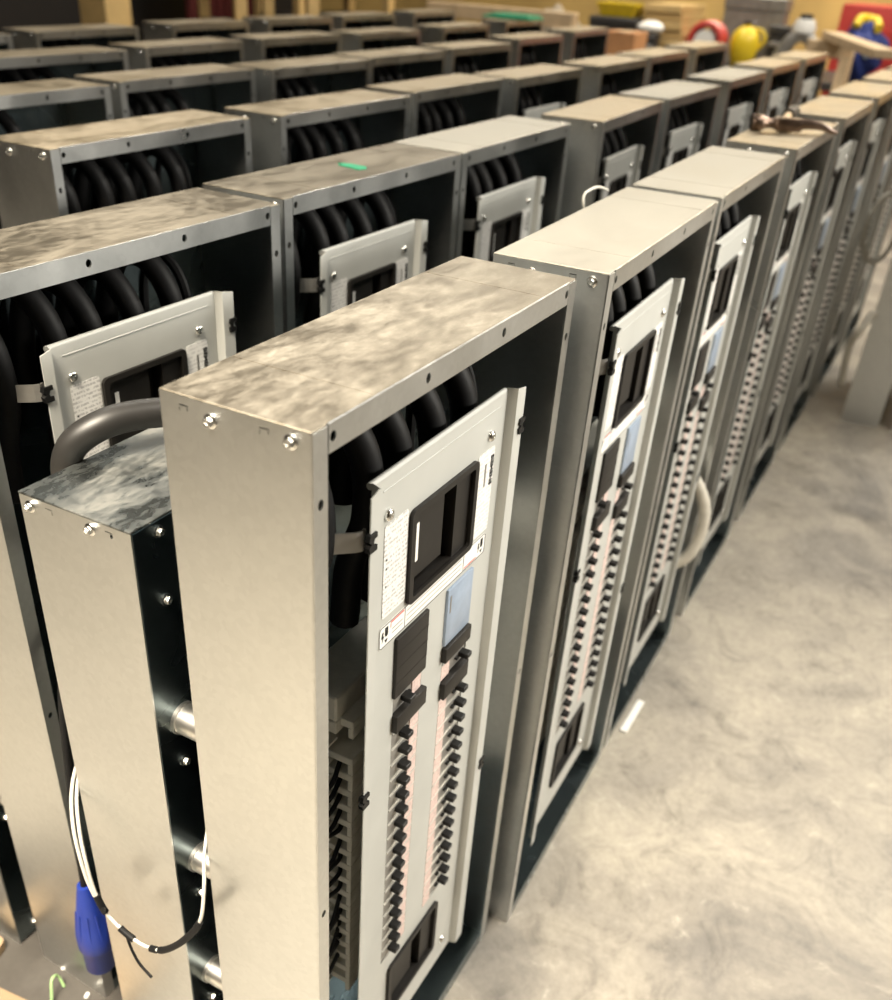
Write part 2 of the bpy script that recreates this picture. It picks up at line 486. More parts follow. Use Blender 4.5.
def m_clip(bm):
    pts = [(-.008, .010), (.006, .010), (.006, .0045), (.001, .0045), (-.001, 0), (.001, -.004), (.006, -.004), (.006, -.010), (-.008, -.010), (-.010, -.003), (-.005, 0), (-.010, .004)]
    plate(bm, [(x*.85, z*.9) for x, z in pts], [], YF-.0025, YF+.0035)
def m_innercover(bm):
    box(bm, .10, .40, .045, .10, .768, .80, 0, .002)
    box(bm, .10, .40, .045, .12, .752, .768, 0, .001)
def m_wire(k):
    def fn(bm):
        r = random.Random(40+k)
        z = .705-k*PITCH*1.05
        drop = r.uniform(.02, .06) if k < 9 else r.uniform(.12, .24)
        x1 = r.uniform(.040, .060)
        p = [(.122, .052, z), (.108, .047, z-.004), (.085, r.uniform(.045, .07), z-.012-drop*.2), (x1, .075, z-.02-drop*.6), (x1-.012, .09, max(.02, z-drop-.03))]
        tube(bm, smooth_path(p, 5), .0028, 7)
    return fn
def m_endstep(bm):     # wire-saddle ledges at the breaker ends
    box(bm, .098, .1175, .100, .108, .30, .75)
    for i in range(18):
        z = .73-i*PITCH
        box(bm, .099, .1175, .055, .100, z-.0015, z+.0015)

RND = random.Random(3)
cab_no = [0]
def cabinet(label, loc, rz, top='top_brown', front='holes', cables=True, side='galv', detail=2):
    """detail 3: near cabinets with all breakers, wires; 2: breakers, plain; 1: far"""
    t = thing('panelboard_cabinet', label, 'electrical cabinet', (loc[0], loc[1], 0), rz, 'panelboard cabinets standing in rows')
    link('side_panel', mesh('side_near', m_side(True), [side]), t)
    link('side_panel', mesh('side_far', m_side(False), [side]), t)
    for s in t.children: pass
    o = link('top_panel', mesh('top', m_top, ['top_brown', 'galv']), t)
    o.material_slots[0].link = 'OBJECT'; o.material_slots[0].material = M[top]
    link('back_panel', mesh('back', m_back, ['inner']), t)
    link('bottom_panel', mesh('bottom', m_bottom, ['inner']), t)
    if detail >= 1:
        for y, z in ((.094, 1.1245), (.019, 1.1275)):
            link('screw', mesh('screw', m_screw, ['steel'], True), t, (0, y, z-.002))
    if cables:
        for k in range(5 if detail >= 2 else 4):
            link('cable', mesh('cable%d_%d' % (k, detail == 3), m_cable(k, detail == 3), ['rubber'], True), t)
        if detail >= 2: link('cable', mesh('thin', m_thin, ['rubber'], True), t, label='thin black cable')
    if front:
        d = link('dead_front', mesh('df_'+front, m_deadfront(front == 'holes'), ['paint'], True), t)
        link('window_bezel', mesh('bezel', m_bezel(WIN, .024), ['blackwin', 'tag'], True), d, label='black recessed window')
        link('rating_label', mesh('labL', m_labelL, ['label', 'black']), d, label='white printed label')
        link('rating_label', mesh('labR', m_labelR, ['label_soft', 'black', 'iron']), d, label='white maker label')
        for x in (.140, .352): link('bolt', mesh('boltf', m_bolt_front, ['steel'], True), d, (x, YM, 1.003))
        for x in (.0955, .4075): link('clip', mesh('clip', m_clip, ['black']), d, (x, 0, .999), label='black plastic clip')
        link('mounting_strap', mesh('strap', m_strap, ['iron']), t)
        if front == 'holes':
            link('window_bezel', mesh('bezel2', m_bezel(WIN2, .024), ['blackwin', 'black'], True), d, label='black recessed lower window')
            link('warning_label', mesh('strip', m_strip, ['tag', 'black', 'red', 'iron']), d, label='white warning strip with red marks')
            link('filler_cover', mesh('cover', m_cover, ['blackwin'], True), d, label='black filler cover')
            link('filler_cover', mesh('bcover', m_bluecover, ['bluefilm', 'iron'], True), d, label='pale blue filler cover')
            link('filler_bar', mesh('barA', m_bar(.2735, .337, .7475, .7685), ['blackwin'], True), d)
            link('filler_bar', mesh('barL', m_bar(.164, .230, .7215, .7455), ['blackwin'], True), d)
            link('filler_bar', mesh('barR', m_bar(.2765, .339, .6905, .715), ['blackwin'], True), d)
            link('bolt', mesh('boltf', m_bolt_front, ['steel'], True), d, (.354, YM, .150))
            zs = [(0, .757)] + [(0, .705-PITCH*i) for i in range(17)] + [(1, .7285)] + [(1, .6765-PITCH*i) for i in range(16)]
            for s, z in zs:
                b = link('circuit_breaker', mesh('brk%d' % s, m_breaker(s), ['brk', 'iron', 'pink', 'white']), t, (0, 0, z))
                link('switch_handle', mesh('hnd%d' % s, m_handle(s), ['black']), b)
            for x, z in ((.0955, .683), (.4085, .49)):
                link('clip', mesh('clip', m_clip, ['black']), d, (x, 0, z), label='black plastic clip')
            link('interior_cover', mesh('icov', m_innercover, ['brk']), t)
        if detail == 3:
            link('wire_saddle', mesh('saddle', m_endstep, ['brk']), t)
            for k in range(14): link('wire', mesh('wire%d' % k, m_wire(k), ['rubber'], True), t)
    return t

ORD = ['nearest', 'second', 'third', 'fourth', 'fifth', 'sixth', 'seventh', 'eighth', 'ninth']
# (x, y, yaw, top, front, look words)
rows = {
 1: ('front row by the aisle', [
    (0, 0, 0, 'top_dusty', 'holes', 3), (.5507, -.0232, .0257, 'top_white_sheen', 'holes', 3), (1.085, -.0087, .020, 'top_white_sheen', 'holes', 2),
    (1.692, .0, .012, 'top_tan_sheen', 'holes', 2), (2.320, .008, .010, 'top_tan_sheen', 'holes', 2), (2.945, .015, .008, 'top_tan_sheen', 'holes', 2), (3.58, .015, .005, 'top_tan_sheen', 'holes', 2), (4.20, .015, 0, 'top_tan_sheen', 'holes', 2)]),
 2: ('second row from the aisle', [
    (.0715, .470, -.028, 'top_brown', 'solid', 2), (.6075, .469, -.018, 'top_brown', 'solid', 2), (1.127, .462, .006, 'top_white_sheen', 'solid', 2),
    (1.722, .425, .05, 'top_tan_sheen', 'solid', 2), (2.285, .45, .0, 'top_white_sheen', 'solid', 2), (2.965, .465, 0, 'top_white_sheen', 'solid', 2), (3.63, .48, 0, 'top_tan_sheen', 'solid', 2), (4.24, .48, 0, 'top_tan_sheen', 'solid', 2)]),
 3: ('third row from the aisle', [
    (.640, .945, .0, 'top_tan_sheen', None, 2), (1.220, .925, -.015, 'top_tan_sheen', None, 2), (1.798, .945, 0, 'top_tan_sheen', None, 2), (2.345, .92, 0, 'top_tan_sheen', 'solid', 1),
    (2.985, .905, .01, 'top_tan_sheen', None, 1), (3.59, .93, 0, 'top_tan_sheen', None, 1), (4.28, .95, 0, 'top_tan_sheen', None, 1)]),
 4: ('fourth row from the aisle', [
    (.775, 1.445, 0, 'top_tan_sheen', None, 1), (1.345, 1.475, 0, 'top_tan_sheen', None, 1), (1.885, 1.445, 0, 'top_tan_sheen', None, 1), (2.440, 1.475, 0, 'top_tan_sheen', None, 1),
    (3.045, 1.50, 0, 'top_tan_sheen', None, 1), (3.80, 1.58, .02, 'top_tan_sheen', None, 1), (4.62, 1.66, .02, 'top_tan_sheen', None, 1)]),
 5: ('fifth row from the aisle', [
    (.84, 2.0, 0, 'top_tan_sheen', None, 1), (1.395, 1.98, 0, 'top_tan_sheen', None, 1), (2.010, 2.01, .05, 'top_tan_sheen', None, 1), (2.640, 2.05, 0, 'top_tan_sheen', None, 1), (3.255, 2.03, .02, 'top_tan_sheen', None, 1),
    (4.05, 2.08, .03, 'top_tan_sheen', None, 1), (4.90, 2.16, .02, 'top_tan_sheen', None, 1)]),
 6: ('last row at the back', [
    (1.43, 2.50, 0, 'top_tan_sheen', None, 1), (2.07, 2.54, .05, 'top_tan_sheen', None, 1), (2.80, 2.60, .05, 'top_tan_sheen', None, 1), (3.48, 2.65, 0, 'top_tan_sheen', None, 1),
    (4.15, 2.70, 0, 'top_tan_sheen', None, 1), (4.95, 2.75, .02, 'top_tan_sheen', None, 1)]),
}
LOOK = {(1, 0): 'foremost open galvanized cabinet with dusty scuffed top and two columns of black breaker switches',
        (1, 1): 'white topped galvanized cabinet directly behind the foremost one in the front row',
        (1, 2): 'second white topped cabinet in the front row, just before the hammer',
        (1, 3): 'open galvanized cabinet carrying the rusty claw hammer on its top',
        (2, 0): 'brown topped cabinet nearest the camera in the second row, behind the splice box',
        (2, 1): 'open cabinet in the second row with green tape scrap on its top',
        (2, 2): 'white topped cabinet beside the green taped one in the second row'}
cabs = {}
for rno, (rname, lst) in rows.items():
    for i, (x, y, a, top, front, det) in enumerate(lst):
        lab = LOOK.get((rno, i)) or 'open galvanized electrical cabinet, %s from the camera end, %s' % (ORD[i], rname)
        cabs[(rno, i)] = cabinet(lab, (x, y), a, top, front, True, 'galv', det)

# ------------------------------------------------------------------ splice boxes behind the cabinets
def splice_box(label, x, y, rz, hgt=.995, w=.5, d=.137, conduits=True, gap=.046, top='top_grey'):
    t = thing('splice_box', label, 'metal box', (x, y, 0), rz, 'splice boxes behind cabinets')
    def body(bm):
        R = Matrix.Translation((T, 0, 0)) @ Matrix.Rotation(PI/2, 4, 'Z')
        plate(bm, rect(0, d, 0, hgt-.0025), [rect(.096, .105, hgt-.009, hgt-.008), rect(.096, .097, hgt-.014, hgt-.010), rect(.022, .031, hgt-.009, hgt-.008), rect(.022, .0255, hgt-.014, hgt-.010)], 0, T, 0, R)
        box(bm, w-T, w, 0, d, 0, hgt-.0025)
        box(bm, T, w-T, d-T, d, 0, hgt-.0025); box(bm, T, w-T, .0, d-T, .004, .004+T)
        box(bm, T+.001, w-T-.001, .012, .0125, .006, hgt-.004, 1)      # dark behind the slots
    link('body', mesh('splice_body%s' % w, body, ['galv', 'inner']), t)
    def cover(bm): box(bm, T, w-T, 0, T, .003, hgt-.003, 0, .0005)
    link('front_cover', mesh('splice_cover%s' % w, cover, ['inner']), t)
    def lid(bm):
        box(bm, -.0006, w+.0006, -.0006, d+.0006, hgt-.0025, hgt, 0, .0008, 2)
    link('top_panel', mesh('splice_lid%s' % w, lid, [top]), t)
    for yy in (.124, .049): link('screw', mesh('screw', m_screw, ['steel'], True), t, (0, yy, hgt-.0125))
    for zz in (hgt-.014, .907, .70, .487, .28, .03):
        o = link('screw', mesh('screw', m_screw, ['steel'], True), t, (.033, 0, zz)); o.rotation_euler = (0, 0, PI/2)
    if conduits:
        def nip(bm):
            R = Matrix.Rotation(PI/2, 4, 'X')
            lathe(bm, [(.0185, 0), (.0185, .004), (.0168, .0046), (.0168, gap-.001), (.0, gap-.001)], 20, 0, R)
        for zz in (.757, .545, .333): link('conduit_nipple', mesh('nipple%s' % gap, nip, ['conduit'], True), t, (.037, 0, zz))
    return t
splice_box('low grey topped splice box standing between the foremost cabinet and the second row', -.005, .191, 0)
splice_box('splice box at the bottom left corner behind the second row cabinet', .071, .664, -.02)
lone = splice_box('pale splice box standing alone at the right edge beyond the front row', 3.40, -.262, 0, conduits=True)
cabinet('galvanized cabinet barely in view at the far right edge, facing the aisle', (3.40, -.455), 0, 'top_brown', None, False, 'galv', 1)

# ------------------------------------------------------------------ loose things near the camera
def single(name, label, cat, fn, mats, smooth=True, loc=None, group=None):
    bm = bmesh.new(); fn(bm); o = link(name, finish(bm, name, mats, smooth))
    if loc: o.location = loc
    return tag(o, label, cat, group)

def hose(bm):
    p = [(.16, .362, .78), (.105, .360, .90), (.072, .350, .965), (.070, .338, 1.005), (.090, .318, 1.027), (.125, .300, 1.032), (.185, .272, 1.024), (.245, .250, 1.0125)]
    tube(bm, smooth_path(p, 8), .0148, 16)
single('black_hose', 'thick black hose arching over the grey splice box', 'hose', hose, ['hose'])

# white control wires with black tape, looping in front of the splice box
t = thing('wire_loop', 'white and black taped wires drooping across the splice box front', 'wires', (-.03, .26, .44))
def px_off(pts): return [Vector(p)-Vector((-.03, .26, .44)) for p in pts]
base = [(.05, .338, .67), (.015, .337, .640), (-.008, .330, .607), (-.026, .315, .572), (-.036, .302, .535), (-.04, .293, .498), (-.04, .283, .468), (-.04, .270, .454), (-.04, .247, .442), (-.04, .221, .440), (-.04, .192, .453), (-.037, .161, .488), (-.030, .138, .53), (-.018, .138, .572), (0, .150, .60), (.02, .160, .62)]
path = smooth_path(px_off(base), 6)
nP = len(path)-1
def seg(a, b): return path[int(a*nP):int(b*nP)+1]
def wire_a(bm): tube(bm, path, .0021, 8)
def wire_b(bm): tube(bm, [p+Vector((-.004*math.sin(PI*min(1, i/(nP*.42))), .004*math.sin(PI*min(1, i/(nP*.42))), .006*math.sin(PI*min(1, i/(nP*.42))))) for i, p in enumerate(path[:int(nP*.46)])], .0021, 8)
for f in (wire_a, wire_b):
    bm = bmesh.new(); f(bm); link('wire', finish(bm, 'wire', ['white'], True), t, label='white wire')
for a, b in ((.36, .43), (.50, .56), (.63, .65), (.66, .80)):
    bm = bmesh.new(); tube(bm, seg(a, b), .0042, 10)
    link('tape_wrap', finish(bm, 'tape_wrap', ['rubber'], True), t, label='black tape wrap')
bm = bmesh.new(); i0 = int(.53*nP)
tube(bm, smooth_path([path[i0], path[i0]+Vector((-.004, -.010, -.018)), path[i0]+Vector((-.006, -.022, -.036)), path[i0]+Vector((-.008, -.042, -.046))], 5), .0018, 7)
link('wire_tail', finish(bm, 'wire_tail', ['rubber'], True), t, label='thin black wire tail')
bm = bmesh.new(); q = path[int(.40*nP)]
tube(bm, [q, q+Vector((-.004, -.006, .004)), q+Vector((-.007, -.012, .006))], lambda s: .003*(1-s)+.0006, 6)
link('cable_tie', finish(bm, 'cable_tie', ['black'], True), t, label='black cable tie end')

# blue cord connector hanging from its cord beside the second row
t = thing('cord_connector', 'blue plastic cord connector hanging beside the splice box at lower left', 'connector', (.055, .440, .132))
t.scale = (.88, .88, .88)
bm = bmesh.new(); lathe(bm, [(.0, 0), (.0235, 0), (.0255, .003), (.0255, .052), (.0275, .055)], 28); link('plug_sleeve', finish(bm, 'plug_sleeve', ['blueplastic'], True), t)
bm = bmesh.new(); lathe(bm, [(.0285, .0555), (.0300, .060), (.0300, .088), (.0275, .105), (.021, .150), (.0135, .195), (.0115, .205), (0, .205)], 28)
for k in range(10):
    a = 2*PI*k/10
    tube(bm, [Vector((.0285*math.cos(a), .0285*math.sin(a), .09)), Vector((.0265*math.cos(a), .0265*math.sin(a), .11)), Vector((.0215*math.cos(a), .0215*math.sin(a), .148))], .0016, 6)
link('grip_body', finish(bm, 'grip_body', ['blueplastic'], True), t)
bm = bmesh.new(); tube(bm, smooth_path([(0, 0, .204), (.002, -.001, .26), (.012, .0, .40), (.026, .0, .55), (.05, .01, .64), (.085, .05, .68)], 6), .006, 10)
link('cord', finish(bm, 'cord', ['rubber'], True), t, label='black cord')

# scraps on the floor
def board_mesh(w, l, r):
    def fn(bm):
        st = len(bm.verts); plate(bm, rrect(-w, w, -l, l, r, 5), [], 0, .018, 0)
        xform(bm, st, Matrix.Translation((0, 0, .018)) @ Matrix.Rotation(-PI/2, 4, 'X'))
    return fn
o = single('wood_board', 'larger pale wooden board lying on the floor at bottom left corner', 'board', board_mesh(.09, .11, .02), ['boardwood'], False, (-.092, .540, .001)); o.rotation_euler = (0, 0, .12)
o = single('wood_board', 'small rounded board end at the left edge above the larger board', 'board', board_mesh(.028, .032, .014), ['boardwood'], False, (.026, .705, .001)); o.rotation_euler = (0, 0, .2)
single('green_wire', 'short green wire curling on the floor under the blue connector', 'wire', lambda bm: tube(bm, smooth_path([(.02, .535, .008), (.035, .545, .035), (.05, .55, .025), (.05, .54, .004)], 6), .0022, 8), ['greenwire'])
def crumb(bm): box(bm, -.005, .005, -.003, .003, 0, .004, 0, .0012)
for (x, y, rz, lab) in ((.076, .569, .6, 'white crumb on floor left of the blue connector'), (.058, .498, .3, 'white crumb on floor right under the blue connector')):
    o = single('scrap_crumb', lab, 'scrap', crumb, ['tag'], False, (x, y, 0)); o.rotation_euler = (0, 0, rz)
single('paper_strip', 'white strip lying on the concrete at the foot of the front row', 'strip',
       lambda bm: box(bm, 1.158, 1.285, -.034, -.018, .0005, .004, 0, .0008), ['tag'], False)

# green tape scrap on the second cabinet of the second row
def tape(bm):
    plate(bm, [(-.012, -.024), (-.004, .02), (.004, .016), (.010, .03), (.018, .012), (.016, -.020), (.004, -.028)], [], 0, .0012, 0, Matrix.Rotation(-PI/2, 4, 'X'))
single('tape_scrap', 'torn bit of green tape on a brown cabinet top', 'tape', tape, ['green'], False, (.868, .530, H+.0015))

# claw hammer on the fourth cabinet of the front row
t = thing('claw_hammer', 'rusty claw hammer lying on a cabinet top in the front row', 'hammer', (1.915, .062, H), math.atan2(-.115, .06))
def hhead(bm):
    Rx = Matrix.Rotation(PI/2, 4, 'Y')
    lathe(bm, [(0, -.088), (.0150, -.088), (.0165, -.085), (.0165, -.066), (.012, -.060), (.0095, -.048), (.0115, -.036), (.0125, -.034)], 20, 0, Matrix.Translation((0, 0, .017)) @ Rx)
    box(bm, -.036, .022, -.013, .013, .004, .030, 0, .004, 2)
    for s in (-1, 1):
        p = smooth_path([(.015, s*.004, .019), (.04, s*.007, .020), (.065, s*.010, .017), (.085, s*.013, .010), (.098, s*.015, .007)], 5)
        tube(bm, p, lambda u: .0085*(1-u)+.003, 8)
bm = bmesh.new(); hhead(bm); link('hammer_head', finish(bm, 'hammer_head', ['rust'], True), t, label='rusty brown steel head')
bm = bmesh.new(); hp = [Vector((-.004, .0, .017)), Vector((.0, .05, .015)), Vector((.02, .12, .014)), Vector((.045, .185, .0135))]
tube(bm, smooth_path(hp, 5), lambda u: .0105+.002*math.sin(u*6), 12); link('handle', finish(bm, 'handle', ['wood'], True), t, label='pale wooden handle')
bm = bmesh.new(); hp = [Vector((.044, .183, .0145)), Vector((.065, .23, .015)), Vector((.082, .268, .015))]
tube(bm, smooth_path(hp, 5), .0145, 12); link('grip', finish(bm, 'grip', ['dark'], True), t, label='dark grip end')

# wire coils that poke out of the front row
def coilfn(pts, r):
    return lambda bm: tube(bm, smooth_path(pts, 8), r, 10)
def part_of(owner, name, fn, mat, label=None):
    o = link(name, None, None) if False else None
    bm = bmesh.new(); fn(bm)
    inv = (Matrix.Translation(owner.location) @ Matrix.Rotation(owner.rotation_euler[2], 4, 'Z')).inverted()
    bmesh.ops.transform(bm, verts=bm.verts, matrix=inv)
    return link(name, finish(bm, name, [mat], True), owner, label=label)
part_of(cabs[(1, 2)], 'flex_conduit', coilfn([(1.50, .06, .50), (1.525, .02, .47), (1.535, -.015, .41), (1.53, -.025, .34), (1.51, -.01, .28), (1.49, .04, .24)], .014), 'beige', 'beige flexible conduit loop')
part_of(lone, 'flex_conduit', coilfn([(3.42, -.09, .12), (3.40, -.085, .16), (3.36, -.08, .30), (3.34, -.10, .36), (3.38, -.118, .41), (3.405, -.128, .41)], .014), 'beige', 'pale flexible conduit arch')
part_of(cabs[(1, 1)], 'wire_end', coilfn([(.93, .146, 1.02), (.925, .148, 1.10), (.918, .154, 1.1385), (.94, .153, 1.1465), (.97, .150, 1.1465), (1.0, .146, 1.138)], .002), 'white', 'thin white wire end')
def ring(bm):
    for k in range(4):
        p = [Vector((3.60+.012*k, -.045+.0*k, .66))+Vector((.0, .055*math.cos(a), .12*math.sin(a))) for a in [2*PI*i/40 for i in range(41)]]
        tube(bm, p, .008, 8, 0, False)
single('conduit_coil', 'beige coil of flexible conduit behind the lone splice box', 'coil', ring, ['beige'])
# ------------------------------------------------------------------ workshop beyond the rows
def workbench(label, x0, x1, y0, y1, h):
    t = thing('workbench', label, 'workbench', (x0, y0, 0))
    w, d = x1-x0, y1-y0
    bm = bmesh.new(); box(bm, 0, w, 0, d, h-.05, h, 0, .004); link('bench_top', finish(bm, 'bench_top', ['dark']), t)
    for x in (.03, w-.10):
        for y in (.03, d-.10):
            bm = bmesh.new(); box(bm, x, x+.07, y, y+.07, 0, h-.05, 0, .003); link('leg', finish(bm, 'leg', ['dark']), t)
    bm = bmesh.new(); box(bm, .02, w-.02, .02, d-.02, .25, .28); link('shelf', finish(bm, 'shelf', ['dark']), t)
BH = .86
workbench('long dark workbench beyond the far ends of the rows', 6.9, 7.9, .2, 4.6, BH)

def torus(bm, R, r, mi=0, n=32, m=8, M4=None):
    st = len(bm.verts)
    tube(bm, [Vector((R*math.cos(2*PI*i/n), 0, R*math.sin(2*PI*i/n))) for i in range(n+1)], r, m, mi, False)
    if M4: xform(bm, st, M4)
t = thing('hose_reel', 'red hose coil upright on the workbench', 'hose reel', (7.15, 1.68, BH))
bm = bmesh.new()
for k in range(5): torus(bm, .105, .020, M4=Matrix.Translation((-.08+.036*k, 0, .15)) @ Matrix.Rotation(PI/2, 4, 'Z'))
link('hose', finish(bm, 'hose', ['redpaint'], True), t)
bm = bmesh.new(); lathe(bm, [(.02, -.10), (.07, -.10), (.07, -.09), (.03, -.08), (.03, .08), (.07, .09), (.07, .10), (.02, .10)], 20, 0, Matrix.Translation((0, 0, .15)) @ Matrix.Rotation(PI/2, 4, 'Y'))
box(bm, -.10, .10, -.02, .02, 0, .12, 0, .004); link('reel_stand', finish(bm, 'reel_stand', ['tag'], True), t, label='white reel stand')

t = thing('yellow_jug', 'round yellow jug on the workbench beside the red coil', 'jug', (7.15, 1.425, BH))
t.scale = (.82, .82, .72)
bm = bmesh.new(); lathe(bm, [(0, .0), (.06, .0), (.075, .02), (.105, .12), (.12, .22), (.105, .30), (.06, .345), (.03, .36), (.03, .375), (0, .375)], 24); link('jug_body', finish(bm, 'jug_body', ['yellow'], True), t)
bm = bmesh.new(); lathe(bm, [(0, .374), (.036, .374), (.036, .40), (0, .402)], 16); link('cap', finish(bm, 'cap', ['dark'], True), t)
bm = bmesh.new(); tube(bm, smooth_path([(0, -.05, .34), (0, -.12, .33), (0, -.155, .26), (0, -.115, .18)], 5), .014, 8); link('handle', finish(bm, 'handle', ['yellow'], True), t)

t = thing('machine_casting', 'grey arched machine casting between the yellow jug and the blue cloth', 'machine', (7.15, 1.06, BH))
t.scale = (1, 1.15, .95)
bm = bmesh.new(); tube(bm, smooth_path([(0, -.11, .015), (0, -.10, .12), (0, -.05, .22), (0, 0, .24), (0, .05, .22), (0, .10, .12), (0, .11, .015)], 6), .04, 10); box(bm, -.08, .08, -.16, .16, 0, .03, 0, .005); link('frame', finish(bm, 'frame', ['iron'], True), t)
bm = bmesh.new(); lathe(bm, [(0, 0), (.06, 0), (.065, .03), (.05, .08), (0, .085)], 18, 0, Matrix.Translation((0, 0, .26))); link('motor', finish(bm, 'motor', ['tag'], True), t, label='pale rounded motor head')
bm = bmesh.new(); lathe(bm, [(0, .34), (.035, .34), (.035, .37), (0, .375)], 14); link('knob', finish(bm, 'knob', ['dark'], True), t)

t = thing('tool_chest', 'red tool chest at the right end beyond the blue cloth', 'tool chest', (8.05, -.35, 0))
bm = bmesh.new(); box(bm, 0, .6, 0, 1.35, .12, 1.27, 0, .015, 2); link('chest_body', finish(bm, 'chest_body', ['redpaint'], True), t)
for k in range(4):
    bm = bmesh.new(); z = .20+k*.24; box(bm, -.012, .0, .04, 1.11, z, z+.21, 0, .004); d = link('drawer', finish(bm, 'drawer', ['redpaint']), t)
    bm = bmesh.new(); box(bm, -.03, -.012, .2, .95, z+.16, z+.18, 0, .004); link('handle', finish(bm, 'handle', ['steel']), d)
for x in (.08, .52):
    for y in (.1, 1.05):
        bm = bmesh.new(); lathe(bm, [(0, -.02), (.06, -.02), (.06, .02), (0, .02)], 18, 0, Matrix.Translation((x, y, .06)) @ Matrix.Rotation(PI/2, 4, 'X')); link('caster', finish(bm, 'caster', ['dark'], True), t)

# blue jacket draped on a stool-high drum
t = thing('blue_jacket', 'navy blue jacket with yellow collar heaped on the workbench', 'jacket', (7.15, .66, BH))
t.scale = (.9, .72, .85)
bm = bmesh.new()
bmesh.ops.create_icosphere(bm, subdivisions=4, radius=1)
for v in bm.verts:
    n = v.co.normalized(); k = .10*math.sin(7*n.x+3*n.z)+.08*math.sin(9*n.y-4*n.z)
    v.co = Vector((n.x*.16*(1+k), n.y*(.19+.03*n.z)*(1+k), .19+n.z*(.19+.05*n.y)*(1+k)))
for v in bm.verts: v.co.z = max(v.co.z, .0)
link('cloth', finish(bm, 'cloth', ['navy'], True), t)
bm = bmesh.new(); tube(bm, smooth_path([(-.08, .10, .36), (-.02, .09, .41), (.05, .03, .41), (.0, -.05, .40), (-.08, -.09, .36)], 6), .035, 10); link('collar', finish(bm, 'collar', ['yellow'], True), t, label='yellow collar')
bm = bmesh.new(); bmesh.ops.create_icosphere(bm, subdivisions=2, radius=.045); bmesh.ops.transform(bm, verts=bm.verts, matrix=Matrix.Translation((-.15, -.06, .22)) @ Matrix.Diagonal((.3, 1, 1.2, 1))); link('badge', finish(bm, 'badge', ['bluefilm'], True), t, label='pale blue patch')
A_, B_ = Vector((4.72, .255, 1.158)), Vector((5.66, .63, 1.168))
L_ = (B_-A_).length/2
def plank(bm): box(bm, -L_-.04, L_+.04, -.05, .05, -.018, .018, 0, .003)
o = single('wood_plank', 'pale wooden plank lying across the far end of the front row and a trestle', 'plank', plank, ['wood'], False, (A_+B_)/2)
o.rotation_euler = (0, -math.atan2(B_.z-A_.z, (B_-A_).xy.length), math.atan2(B_.y-A_.y, B_.x-A_.x))

t = thing('lumber_pile', 'stack of yellowish boards on the bench left of the red coil', 'boards', (7.35, 1.97, BH))
for k in range(7):
    bm = bmesh.new(); box(bm, -.3+.02*(k % 2), .3, -.16+.01*k, .17-.01*(k % 3), k*.05, k*.05+.046, 0, .003); link('board', finish(bm, 'board', ['woodtan']), t)
t = thing('yellow_bin', 'low bright yellow bin on a dark crate behind the fourth row', 'bin', (7.15, 2.32, BH+.252))
bm = bmesh.new(); lathe(bm, [(0, 0), (.16, 0), (.20, .07), (.21, .07), (.21, .08), (.19, .08), (.15, .01), (0, .01)], 4, 0, Matrix.Rotation(PI/4, 4, 'Z')); link('tub', finish(bm, 'tub', ['yellow']), t)
bm = bmesh.new(); box(bm, -.12, .12, -.12, .12, .012, .05, 0, .01); link('contents', finish(bm, 'contents', ['dark']), t)
def crate(label, x, y, z, w, d, h, mat='dark'):
    t = thing('tool_crate', label, 'crate', (x, y, z))
    bm = bmesh.new(); box(bm, -w/2, w/2, -d/2, d/2, 0, h*.8, 0, .008); link('crate_body', finish(bm, 'crate_body', [mat]), t)
    bm = bmesh.new(); box(bm, -w/2-.006, w/2+.006, -d/2-.006, d/2+.006, h*.8, h, 0, .008); link('lid', finish(bm, 'lid', [mat]), t)
    bm = bmesh.new(); box(bm, -w/2-.02, -w/2-.006, -.05, .05, h*.55, h*.65, 0, .003); link('latch', finish(bm, 'latch', ['iron']), t)
crate('dark crate under the yellow bin on the workbench', 7.15, 2.32, BH, .34, .34, .25)
crate('black crate between the yellow jug and the grey machine', 7.40, 1.24, BH, .25, .13, .27)
crate('low dark crate in front of the yellowish boards', 6.97, 2.04, BH, .12, .12, .17)
crate('grey metal case standing upright behind the yellow jug', 7.65, 1.50, BH, .2, .42, .42, 'iron')
t = thing('canvas_heap', 'slumped grey brown canvas heap beside the yellow bin', 'canvas', (7.15, 2.82, BH))
bm = bmesh.new(); bmesh.ops.create_icosphere(bm, subdivisions=4, radius=1)
for v in bm.verts:
    n = v.co.normalized(); k = 1+.07*math.sin(8*n.x+2*n.y)+.06*math.sin(11*n.y-5*n.z)
    h = max(0, n.z); v.co = Vector((n.x*.20*k, n.y*.30*k*(1-.55*h), h*.27*k))
link('canvas', finish(bm, 'canvas', ['canvas'], True), t)
t = thing('cardboard_box', 'orange brown carton standing at the end of the fourth row', 'box', (5.42, 1.72, 0))
bm = bmesh.new(); box(bm, 0, .22, -.10, .08, 0, 1.11, 0, .004); link('carton', finish(bm, 'carton', ['cardboard']), t)
bm = bmesh.new(); box(bm, -.001, .221, -.035, .015, 1.1101, 1.1115, 0); link('tape', finish(bm, 'tape', ['wood']), t)
o = single('white_bag', 'crumpled white bag on the low dark crate past the orange brown carton', 'bag', lambda bm: (bmesh.ops.create_icosphere(bm, subdivisions=3, radius=.09), [setattr(v, 'co', Vector((v.co.x*1.1, v.co.y*1.4, max(-.08, v.co.z*(1+.2*math.sin(30*v.co.x)))+.08))) for v in bm.verts]), ['tag'], True, (6.97, 2.04, BH+.171))
o.scale = (.6, .75, .45)
o = single('green_sheet', 'green folded sheet lying on the far end of the fifth row', 'sheet', lambda bm: (box(bm, -.10, .10, -.14, .14, 0, .012, 0, .003), box(bm, -.09, .08, -.13, .10, .012, .022, 0, .003)), ['green'], False, (5.15, 2.24, H+.002))
